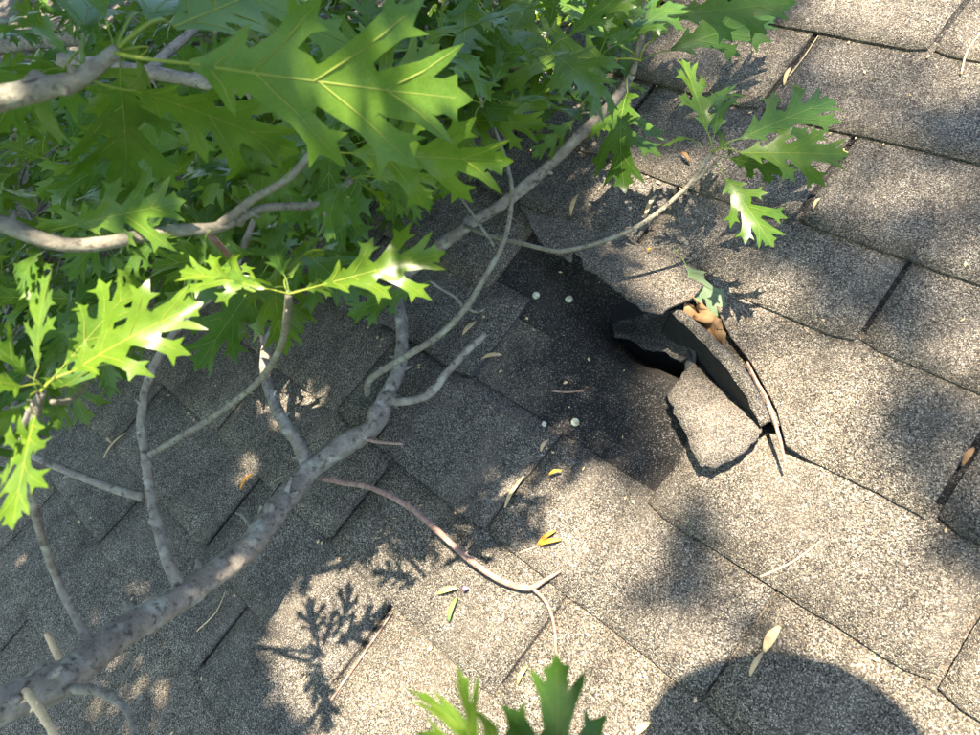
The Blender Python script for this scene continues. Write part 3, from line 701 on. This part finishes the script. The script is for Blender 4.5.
# the twig crossing behind it
cross = empty('oak_branch', Q(120, 66, .95)); tag(cross, 'bare grey oak twig behind the near leaves, crossing to the top centre', 'branch')
twig(cross, D((60, 60, .86), (146, 72, .86), (221, 85, .86), (330, 96, .88), (424, 88, .92), (488, 71, .96), (530, 50, 1.0), (552, 20, 1.04), (560, -30, 1.1)), [.0085, .0082, .0078, .0070, .0055, .0048, .0042, .0036, .003], M_BARK, 'stem', rough=.13, n=60)
twig(cross, D((150, 70, .86), (170, 50, .88), (195, 28, .90), (215, 0, .93)), [.0065, .006, .0052, .0045], M_BARK, rough=.13)
twig(cross, D((488, 71, .96), (530, 65, 1.0), (563, 66, 1.03), (575, 64, 1.05)), [.0030, .0028, .0026, .002], M_BARK, rough=.13)
for (bx, by, bd, x, y, d, roll, var) in ((424, 88, .92, 380, 10, 1.0, 10, 1), (330, 96, .88, 280, 30, .95, 0, 2), (330, 96, .88, 350, 160, .88, 0, 4), (488, 71, .96, 440, 130, .95, 20, 0), (552, 20, 1.04, 480, -10, 1.05, 0, 3), (552, 20, 1.04, 500, 45, 1.02, 10, 1), (552, 20, 1.04, 610, 10, 1.08, 20, 2), (221, 85, .86, 170, 140, .88, 0, 8), (221, 85, .86, 270, 150, .86, 10, 5), (200, 20, .9, 260, -20, .95, 0, 0), (200, 20, .9, 150, 10, .95, 20, 4), (424, 88, .92, 400, 30, .98, -20, 5)):
    leaf(cross, Q(bx, by, bd), Q(x, y, d), roll, .5, var)

# ------------------------------------------------------------------ the heap of broken foliage behind
poly = [(-60, -60), (640, -60), (600, 60), (520, 95), (470, 150), (400, 200), (330, 225), (250, 270), (170, 300), (90, 340), (30, 400), (-60, 430)]
def inside(x, y):
    c = False; n = len(poly)
    for i in range(n):
        (x1, y1), (x2, y2) = poly[i], poly[(i + 1) % n]
        if (y1 > y) != (y2 > y) and x < (x2 - x1) * (y - y1) / (y2 - y1) + x1: c = not c
    return c
def bough(label, hub, count, seed, region, gap, hmax):
    heap = empty('oak_bough', hub[0]); tag(heap, label, 'branch')
    twig(heap, hub, [.018, .016, .013, .010, .007], M_BARK, 'stem', rough=.14, seg=10)
    hubc = catmull(hub, 40)
    RH = random.Random(seed); tries = 0; wl = 0; seen = []
    while wl < count and tries < 6000:
        tries += 1
        x, y = RH.uniform(-60, 640), RH.uniform(-60, 430)
        if not inside(x, y) or not region(x, y): continue
        if any((x - a) ** 2 + (y - b) ** 2 < gap ** 2 for a, b in seen): continue
        seen.append((x, y)); wl += 1
        B = P(x, y, RH.uniform(.03, hmax))
        if RH.random() < .7:
            a = min(hubc, key=lambda q: (q - B).length); mp = a.lerp(B, .5) + Vector((RH.uniform(-.05, .05), RH.uniform(-.05, .05), RH.uniform(.0, .06)))
            if (a - B).length < .7: twig(heap, [a, mp, B], [.0045, .0032, .0018], M_TWIG, rough=.12, seg=6)
        a0 = RH.uniform(0, 6.28)
        for k in range(RH.choice((4, 5, 5, 6))):
            a = a0 + k * 2.4 + RH.uniform(-.3, .3); L = RH.uniform(.11, .155)
            dv = Vector((math.cos(a), math.sin(a), RH.uniform(-.15, .55))).normalized() * L
            T = B + dv; T.z = max(T.z, .015)
            leaf(heap, B, T, RH.uniform(-35, 35), .35, RH.randrange(10), RH.uniform(.9, 1.2))
bough('dense heap of broken green oak bough lying on the roof at the left', [P(-160, 330, .14), P(-20, 290, .12), P(90, 230, .10), P(180, 190, .09), P(260, 150, .08)], 55, 21, lambda x, y: y > 150 - .1 * x and x < 420, 26, .34)
bough('broken leafy oak bough lying across the roof along the top edge', [P(-80, 60, .20), P(60, 40, .16), P(220, 40, .13), P(380, 35, .10), P(520, 20, .09)], 50, 22, lambda x, y: (y <= 60 and not (x < 55 and y < 60)) or (x > 420 and y < 120), 28, .36)
bough('leafy oak bough between the heap at the left and the top edge', [P(-120, 170, .20), P(20, 130, .18), P(140, 100, .15), P(280, 90, .13), P(400, 80, .10)], 55, 23, lambda x, y: 50 < y <= 170 - .1 * x and x < 440, 26, .36)

# ------------------------------------------------------------------ sprigs poking in at the bottom edge, close to the lens
spr = empty('oak_sprig', Q(530, 990, .25)); tag(spr, 'out of focus oak leaf tips poking in from the bottom edge', 'branch')
twig(spr, D((560, 1150, .25), (535, 1050, .25), (525, 960, .25)), [.003, .0026, .002], M_TWIG, 'stem')
leaf(spr, Q(500, 960, .25), Q(472, 666, .265), 30, .6, 2, .62)
leaf(spr, Q(545, 980, .25), Q(574, 652, .265), 15, .7, 4, .8)
leaf(spr, Q(535, 980, .26), Q(527, 638, .28), 78, .5, 3, .6)

# ------------------------------------------------------------------ loose litter on the shingles
def zr(x, y): return dent(x, y) + .0075
def RP(px, py, h=0.0):
    p = P(px, py, .006); return P(px, py, zr(p.x, p.y) - .0 + h)
def petal(name, label, cat, mat, a, b, w, h=.002, arch=.004, mid_=None):
    A, Bp = RP(*a, h), RP(*b, h); w = w * .8; x = (Bp - A); L = x.length; x.normalize(); s = Vector((0, 0, 1)).cross(x).normalized()
    V = []; F = []; n = 8
    for i in range(n + 1):
        t = i / n; ww = w * math.sin(math.pi * (t * .9 + .05)) ** .8; c = A.lerp(Bp, t) + Vector((0, 0, arch * math.sin(math.pi * t))) + s * (.03 * L * math.sin(math.pi * t))
        for k in (-1, 0, 1): V.append(c + s * ww * .5 * k + Vector((0, 0, .0015 * (k * k))))
    for i in range(n):
        for k in range(2): q = i * 3 + k; F.append((q, q + 1, q + 4, q + 3))
    o = mesh_obj(name, V, F, mat); sm = o.modifiers.new('t', 'SOLIDIFY'); sm.thickness = .0007; sm.offset = 0
    return tag(o, label, cat)
def straw(name, label, cat, mat, pts, r):
    o = tube(name, [RP(*p) for p in pts], [r, r * .95, r * .6], mat, seg=6, rough=.1); return tag(o, label, cat)
petal('seed_leaf', 'tan papery leaflet lying above the torn flap', 'leaf litter', M_STRAW, (571, 216), (578, 195), .008)
petal('seed_leaf', 'tan leaflet in the slot left of the hanging right-hand whorl', 'leaf litter', M_STRAW, (645, 219), (656, 196), .008)
straw('dry_stalk', 'thin curved dry stalk in the slot behind the right-hand leaf whorl', 'stalk', M_STRAW, [(789, 76), (803, 58), (818, 36)], .0010)
petal('seed_leaf', 'pale pod at the foot of the curved dry stalk', 'leaf litter', M_STRAW, (784, 86), (791, 68), .007)
straw('dry_stalk', 'dry stalk beside the slot at the top right edge', 'stalk', M_STRAW, [(961, 74), (967, 52), (981, 32)], .0012)
petal('seed_leaf', 'small pale seed in the slot below the right-hand leaves', 'leaf litter', M_STRAW, (813, 210), (820, 199), .005)
petal('seed_leaf', 'curled brown leaf scrap left of the right-hand whorl', 'leaf litter', M_DEAD, (680, 153), (691, 163), .006, arch=.006)
petal('seed_leaf', 'tan leaflet beside the snapped twig stub', 'leaf litter', M_STRAW, (482, 359), (502, 355), .007)
petal('seed_leaf', 'pale tan scrap above the snapped twig stub', 'leaf litter', M_STRAW, (463, 335), (476, 322), .009, .001, .002)
straw('broken_twig', 'short brown twig piece on the black exposed shingle', 'twig', M_RED, [(552, 391), (566, 392), (583, 391)], .0014)
petal('seed_leaf', 'forked tan catkin at the top of the central slot', 'leaf litter', M_STRAW, (541, 452), (549, 440), .006)
petal('seed_leaf', 'long olive tan catkin lying in the central slot', 'leaf litter', M_STRAW, (505, 508), (524, 477), .007)
petal('seed_leaf', 'small orange brown scrap right of the central slot', 'leaf litter', M_ORANGE, (549, 475), (562, 471), .005)
straw('dry_stalk', 'hair-thin stalk of the orange flower in the sunlit patch', 'stalk', M_STRAW, [(519, 553), (530, 549), (541, 545)], .0007)
fl = empty('orange_flower', RP(545, 540)); tag(fl, 'small orange two-petalled flower on the sunlit shingles', 'flower')
for a, b, w in (((538, 545), (556, 531), .006), ((540, 545), (561, 540), .007)):
    pt = petal('petal', None, None, M_ORANGE, a, b, w); ROOTS.remove(pt); pt.parent = fl; pt.matrix_local = Matrix.Translation(-fl.location)
petal('fallen_petal', 'yellow and orange petal at the edge of the sunlit leaf shadows', 'petal', M_YELLOW, (438, 594), (458, 588), .008)
petal('leaf_scrap', 'narrow green leaf scrap below the yellow petal', 'leaf litter', M_GREENBIT, (449, 622), (458, 597), .008)
petal('fallen_petal', 'tiny violet petal beside the yellow one', 'petal', M_PURPLE, (464, 591), (469, 588), .006)
petal('fallen_petal', 'slender yellow petal near the bottom edge leaf tips', 'petal', M_YELLOW, (518, 684), (528, 666), .006)
straw('dry_twig', 'straight dark twig on the brightest sunlit shingle', 'twig', M_RED, [(331, 700), (362, 656), (392, 613)], .0016)
petal('dry_leaf', 'tan pointed dry leaf in the slot by the round shadow', 'leaf litter', M_STRAW, (764, 652), (780, 626), .012)
petal('dry_leaf', 'thin dry leaf tail in the slot beside the round shadow', 'leaf litter', M_STRAW, (750, 676), (763, 652), .006)
petal('dry_leaf', 'tan dry leaf at the bottom edge left of the round shadow', 'leaf litter', M_STRAW, (636, 735), (651, 722), .008)
straw('pine_needle', 'long tan pine needle on the light shingles right of centre', 'needle', M_STRAW, [(760, 577), (792, 562), (822, 540)], .0010)
petal('seed_leaf', 'crossed tan straw scrap left of the thick branch', 'leaf litter', M_STRAW, (104, 458), (126, 433), .005)
petal('seed_leaf', 'tiny tan seed beside the straw scrap at the left', 'leaf litter', M_STRAW, (107, 438), (113, 444), .005)
petal('seed_leaf', 'orange catkin above the thick branch at the left slot', 'leaf litter', M_ORANGE, (241, 490), (252, 474), .006)
straw('pine_needle', 'curved tan needle under the lower side of the thick branch', 'needle', M_STRAW, [(197, 631), (216, 612), (226, 590)], .0010)
petal('seed_leaf', 'rust brown scrap in the slot at the right edge', 'leaf litter', M_DEAD, (962, 466), (974, 448), .007)
petal('seed_leaf', 'small orange scrap on the torn flap', 'leaf litter', M_ORANGE, (648, 253), (652, 249), .004, .012)
petal('leaf_scrap', 'small yellow green scrap at the left tip of the slot at top right', 'leaf litter', M_YELLOW, (840, 158), (848, 153), .005)
# crumbs of bark and bud scale, too small to count
RC = random.Random(11); V = []; F = []
for k in range(900):
    if k < 560: x, y = RC.uniform(-2.2, .9), RC.uniform(-1.45, .1)
    else:                                                   # caught under the butt edges and in the slots
        v = RC.randrange(0, 10); x, y = RC.uniform(-1.6, .9), Y(v) - RC.uniform(.002, .008)
    z = zr(x, y) - .001; a = RC.uniform(0, 6.28); L = RC.uniform(.0012, .0038); w = L * RC.uniform(.25, .7); b0 = len(V)
    c, s_ = math.cos(a), math.sin(a)
    for (u, v_, h) in ((-L, 0, 0), (0, w, .0006), (L, .1 * w, .0002), (0, -w, .0008), (0, 0, .002)): V.append(Vector((x + u * c - v_ * s_, y + u * s_ + v_ * c, z + h)))
    F += [(b0, b0 + 3, b0 + 4), (b0 + 3, b0 + 2, b0 + 4), (b0 + 2, b0 + 1, b0 + 4), (b0 + 1, b0, b0 + 4)]
tag(mesh_obj('leaf_crumbs', V, F, M_STRAW), 'tiny tan crumbs of bark and leaf strewn over the shingles', 'litter', kind='stuff')
# stick leaning out of the trough
o = tube('broken_stick', [P(747, 362, .002), P(757, 382, .008), P(768, 402, .012), P(779, 436, .014), P(786, 468, .008)], [.0016, .0020, .0022, .0020, .0014], M_RED, seg=7, rough=.2)
tag(o, 'pinkish broken stick leaning out of the trough beside the ridge', 'twig')
# withered leaf caught at the flap, brown curled leaf beneath it
wl_me = make_leaf(33, .8, .5, .25, .2, mats=(M_PALE, M_VEIN), wide=.75)
o = leaf(None, P(674, 250, .022), P(741, 338, .012), 0, .6, mesh=wl_me, wide=1.0); o.name = 'wilted_leaf'
tag(o, 'wilted pale green oak leaf lying over the trough beside the torn flap', 'leaf')
V = []; F = []
pa, pb = P(692, 304, .026), P(722, 350, .014)
for i in range(13):
    for j in range(9):
        t, s_ = i / 12, j / 8 - .5
        c = pa.lerp(pb, t); wv = .040 * math.sin(math.pi * (t * .85 + .1))
        q = c + Vector((1, .5, 0)).normalized() * wv * s_ + Vector((0, 0, .018 * noise.noise(Vector((t * 4, s_ * 3, 2))) + .02 * s_ * s_ * 2 - .006))
        V.append(q + Vector((noise.noise(q * 60), noise.noise(q * 60 + Vector((4, 4, 4))), noise.noise(q * 60 + Vector((8, 1, 4))))) * .011 + Vector((noise.noise(q * 170), noise.noise(q * 170 + Vector((4, 4, 4))), noise.noise(q * 170 + Vector((8, 1, 4))))) * .005)
for i in range(12):
    for j in range(8): q = i * 9 + j; F.append((q, q + 1, q + 10, q + 9))
o = mesh_obj('dead_leaf', V, F, M_DEAD); sm = o.modifiers.new('t', 'SOLIDIFY'); sm.thickness = .0008
tag(o, 'crumpled dry brown leaf wedged beneath the torn flap', 'leaf')

# ------------------------------------------------------------------ the standing oak that shades the roof (out of frame, towards the sun)
def lit(px, py):
    """sun wanted at a spot of the roof; crown leaves over it are left out"""
    e = 0
    for (cx, cy, rx, ry, ang, s) in LIT:
        dx, dy = px - cx, py - cy; ca, sa = math.cos(ang), math.sin(ang)
        a, b = (dx * ca + dy * sa) / rx, (-dx * sa + dy * ca) / ry; q = a * a + b * b
        if q < 1: e = max(e, s)
    return e
LIT = [(362, 648, 88, 92, 0, 1), (400, 575, 60, 34, -.4, .9), (470, 615, 135, 75, -.35, 1), (415, 690, 95, 80, 0, 1), (560, 540, 80, 50, 0, 1), (520, 690, 90, 60, 0, 1), (600, 650, 60, 34, -.5, .55),
       (742, 432, 44, 40, .6, 1), (800, 505, 95, 36, .3, 1), (850, 590, 130, 60, .6, .95), (930, 690, 130, 60, .6, .95), (660, 685, 80, 50, -.4, .95), (730, 640, 80, 40, -.5, .9), (960, 640, 50, 40, 0, .8),
       (790, 740, 200, 60, 0, .95), (520, 900, 170, 150, 0, .55), (960, 560, 60, 80, 0, .6),
       (930, 12, 100, 34, .2, 1), (960, 110, 60, 30, .3, .55), (860, 480, 100, 40, .3, .6), (700, 240, 60, 34, 0, .5), (900, 380, 140, 70, .3, .45),
       (800, 60, 220, 200, 0, .5), (860, 290, 190, 200, 0, .5), (640, 150, 60, 60, 0, .3),
       (262, 385, 22, 26, 0, .95), (302, 405, 30, 18, 0, .95), (249, 462, 15, 16, 0, .95), (430, 335, 14, 9, .5, .7), (395, 395, 12, 12, 0, .7),
       (138, 690, 34, 44, 0, .8), (108, 616, 18, 11, 0, .8), (22, 566, 22, 10, -.5, .7), (148, 592, 14, 12, 0, .8), (535, 85, 46, 30, 0, .8), (20, 40, 80, 60, 0, .8), (380, 10, 60, 20, 0, .7)]
lo = []
rl = random.Random(3)
a, _ = leaf_outline(rl)
a = a[::3]
half = a + [(1.0, 0)] + [(x, -y) for x, y in reversed(a)]
ov, oe, lf_f, *_ = delaunay_2d_cdt([Vector(p) for p in half], [(i, (i + 1) % len(half)) for i in range(len(half))], [], 1, 1e-5)
LV = np.array([(p.x, p.y, .25 * abs(p.y)) for p in ov]); LF = np.array([f for f in lf_f if len(f) == 3])
rng = np.random.default_rng(5)
VV = []; FF = []; nv = 0; centres = []
def lit_at(c):
    p = Vector(c); f = p - SUN * (p.z / SUN.z)
    return lit(*pix(f)) if (f - CAM).dot(FWD) > .15 else 0
for it in range(21500):
    if it < 15000:
        x, y = rng.uniform(-2.9, 1.7), rng.uniform(-2.0, .9)
        if it % 5 < 2: x, y = rng.uniform(-2.0, .15), rng.uniform(-1.7, -.45)
        pp = Vector((x, y, 0)); h = rng.uniform(1.5, 2.6)
        if (pp - CAM).dot(FWD) > .15 and pix(pp)[0] > 600 and pix(pp)[1] < 480: h += 4.5
        elif (pp - CAM).dot(FWD) > .15 and pix(pp)[0] > 600: h += 2.0
        c = np.array(pp + SUN * (h / SUN.z))
    else:
        c = np.array([rng.uniform(-5.5, -1.7), rng.uniform(-2.6, 1.2), rng.uniform(1.2, 3.2)])  # extra unseen leaf mass, added to darken the left of the roof
        if c[1] < -1.6: c[2] += .9
    q = rng.normal(size=3) * np.array([.45, .45, 0]) + np.array([0, 0, 1]); q /= np.linalg.norm(q)
    t = rng.normal(size=3); t -= q * (t @ q); t /= np.linalg.norm(t); s = np.cross(q, t)
    L = rng.uniform(.10, .16) if it < 15000 else rng.uniform(.14, .2)
    w = max(lit_at(c), lit_at(c + t * L * .42), lit_at(c - t * L * .35), lit_at(c + s * L * .22), lit_at(c - s * L * .22)) if it < 15000 else lit_at(c)
    if rng.random() < w: continue
    V_ = c + ((LV[:, :1] - .5) * t + LV[:, 1:2] * s + LV[:, 2:] * q) * L
    VV.append(V_); FF.append(LF + nv); nv += len(LV); centres.append(c)
na, nb_ = Q(150, 60, .42), Q(470, 105, .426)
for it in range(26):                                         # unseen leaves added sunward of the near branch to shade its large leaf
    p = na.lerp(nb_, rng.random()) + DWN * rng.uniform(-.055, .03)
    c = np.array(p + SUN * rng.uniform(.9, 1.3))
    q = np.array([rng.normal() * .3, rng.normal() * .3, 1]); q /= np.linalg.norm(q)
    t = rng.normal(size=3); t -= q * (t @ q); t /= np.linalg.norm(t); s = np.cross(q, t)
    VV.append(c + ((LV[:, :1] - .5) * t + LV[:, 1:2] * s + LV[:, 2:] * q) * rng.uniform(.05, .08)); FF.append(LF + nv); nv += len(LV)
VV = np.concatenate(VV); FF = np.concatenate(FF)
up_axis = np.array(WUP)
TB = Vector((3.6, 2.3, 0)); Mi = ROOF.inverted()
def W(x, y, z): return Mi @ Vector((x, y, z))                # world -> roof space
tree = empty('oak_tree', W(4.2, 1.6, 0)); tag(tree, 'standing oak tree out of frame whose crown shades the roof', 'tree')
off = np.array(tree.location)
me = bpy.data.meshes.new('crown'); me.from_pydata((VV - off).tolist(), [], FF.tolist()); me.materials.append(M_CROWN); me.update()
link('crown', me, tree)
twig(tree, [W(4.2, 1.6, -.1), W(4.15, 1.6, 2.5), W(3.9, 1.4, 4.6), W(3.6, 1.2, 6.4), W(3.2, .9, 8.0)], [.26, .2, .16, .12, .05], M_BARK, 'trunk', seg=14, rough=.1)
for k in range(12):
    c = centres[(k * 397) % len(centres)]; q = Vector(c)
    st = W(3.85, 1.35, 4.9 + .2 * k)
    if q.x < -2.4 or q.y < -1.9: continue
    # a limb is kept where its shadow would not cross the sunlit patches
    ok = True
    pl = [st, st.lerp(q, .5) + WUP * .35, q]
    for p in catmull(pl, 20):
        f = p - SUN * (p.z / SUN.z)
        if (f - CAM).dot(FWD) > .15 and lit(*pix(f)) > .2: ok = False
    if ok: twig(tree, pl, [.06, .035, .012], M_BARK, 'limb', rough=.1)

# ------------------------------------------------------------------ the photographer, behind the lens; only the shadow is in the picture
M_SHIRT = plain('blue_work_shirt', (.10, .14, .22), .9, .2, 30)
M_TROUSER = plain('dark_trousers', (.05, .05, .06), .9, .2, 30)
M_SKIN = plain('skin', (.45, .28, .20), .55, .08, 30)
M_CAP = plain('dark_cap', (.04, .04, .05), .8, .2, 60)
HH = 1.1
Hc = P(800, 812, 0) + SUN * (HH / SUN.z)
fw = Vector((-1, 0, 0)); rt = fw.cross(WUP).normalized()
def at(f, r, u): return Hc + fw * f + rt * r + WUP * u
def onr(p, h): return p - WUP * ((p.z - h) / WUP.z)
def skin(name, verts, edges, mats, parent, root=0, sub=2):
    me = bpy.data.meshes.new(name); off = Vector(parent.location)
    me.from_pydata([tuple(v[0] - off) for v in verts], edges, []); me.materials.append(mats)
    o = link(name, me, parent)
    o.modifiers.new('skin', 'SKIN'); sv = me.skin_vertices[0].data
    for i, v in enumerate(verts): sv[i].radius = (v[1], v[2] if len(v) > 2 else v[1]); sv[i].use_root = i == root
    o.modifiers.new('sub', 'SUBSURF').levels = sub; o.modifiers['sub'].render_levels = sub
    return o
pel = at(-.40, 0, -.58); kn = [at(-.12, s_ * .16, -.76) for s_ in (-1, 1)]
ft = [onr(at(-.26, s_ * .15, -1), .05) for s_ in (-1, 1)]
per = empty('person', onr(pel, 0)); tag(per, 'crouching person in blue shirt and cap taking the picture, seen only as a shadow', 'person')
ph = CAM - FWD * .02
shl = [at(-.13, -.175, -.21), at(-.17, .15, -.30)]
elb = [CAM + Vector((.21, -.05, .02)), Hc + Vector((.22, -.08, -.50))]
wr = [ph - FWD * .075 - WUP * .02, CAM + Vector((.34, .09, -.15))]
body = [(pel, .15, .12), (at(-.31, 0, -.45), .145, .11), (at(-.17, 0, -.28), .15, .10), (at(-.05, 0, -.15), .055), (at(0, 0, -.06), .075), (at(.01, 0, .02), .088), (at(0, 0, .07), .06)]
ed = [(0, 1), (1, 2), (2, 3), (3, 4), (4, 5), (5, 6)]
for k in (0, 1):
    b0 = len(body); body += [(shl[k], .062), (elb[k], .042), (wr[k], .028)]; ed += [(2, b0), (b0, b0 + 1), (b0 + 1, b0 + 2)]
for k in (0, 1):
    b0 = len(body); hp = pel + rt * ((-1, 1)[k] * .10) - WUP * .03
    body += [(hp, .09), (kn[k], .062), (ft[k] - fw * .04, .042), (ft[k] + fw * .16, .035)]; ed += [(0, b0), (b0, b0 + 1), (b0 + 1, b0 + 2), (b0 + 2, b0 + 3)]
skin('body', body, ed, M_SHIRT, per)
V = []; F = []; off = Vector(per.location)
for i in range(9):
    a = i / 8 * math.pi / 2
    for k in range(24):
        b_ = k * math.tau / 24; rr = .112 * math.cos(a) + .0005
        brim = .02 * max(0, math.cos(b_ + .72)) ** 1.2 if i == 0 else 0
        V.append(at((rr + brim) * math.cos(b_) * 1.08 + .005, rr * math.sin(b_), .045 + .10 * math.sin(a)) - off)
for i in range(8):
    for k in range(24): F.append((i * 24 + k, i * 24 + (k + 1) % 24, i * 24 + 24 + (k + 1) % 24, i * 24 + 24 + k))
cap = mesh_obj('cap', V, F, M_CAP, per); sm = cap.modifiers.new('t', 'SOLIDIFY'); sm.thickness = .003
V = []
for a in (-1, 1):
    for b_ in (-1, 1):
        for c in (-1, 1): V.append(ph + RGT * (.075 * a + .05) + DWN * .037 * b_ - FWD * (.008 + .004 * c))
mesh_obj('phone', V, [(0, 1, 3, 2), (4, 6, 7, 5), (0, 4, 5, 1), (2, 3, 7, 6), (0, 2, 6, 4), (1, 5, 7, 3)], M_CAP, None, False)
tag(ROOTS[-1], 'phone held up by the kneeling person, behind the lens', 'phone')

# ------------------------------------------------------------------ house below and ground
def box_obj(name, lo_, hi, mat):
    x0, y0, z0 = lo_; x1, y1, z1 = hi
    V = [W(x, y, z) for x in (x0, x1) for y in (y0, y1) for z in (z0, z1)]
    return mesh_obj(name, V, [(0, 1, 3, 2), (4, 6, 7, 5), (0, 4, 5, 1), (2, 3, 7, 6), (0, 2, 6, 4), (1, 5, 7, 3)], mat, None, False)
M_WALL = plain('painted_siding', (.62, .60, .55), .7, .08, 4)
M_GRASS = plain('lawn', (.045, .085, .025), .9, .4, 3)
tag(box_obj('wall', (-5.8, -2.2, 0), (2.8, -2.05, 2.75), M_WALL), 'pale painted house wall below the eaves', kind='structure')
ND = 24
V = [W(-300 + 600 * i / ND, -300 + 600 * j / ND, 0) for j in range(ND + 1) for i in range(ND + 1)]
F = [(j * (ND + 1) + i, j * (ND + 1) + i + 1, (j + 1) * (ND + 1) + i + 1, (j + 1) * (ND + 1) + i) for j in range(ND) for i in range(ND)]
tag(mesh_obj('ground', V, F, M_GRASS, None, False), 'grass lawn round the house', kind='structure')

# ------------------------------------------------------------------ everything stands on the tilted slope
bpy.context.view_layer.update()
for o in ROOTS:
    o.matrix_world = ROOF @ o.matrix_basis
scene.cycles.max_bounces = 6
scene.cycles.transparent_max_bounces = 4
print('shingles', cnt, 'leaves', nleaf[0], 'crown tris', len(FF))
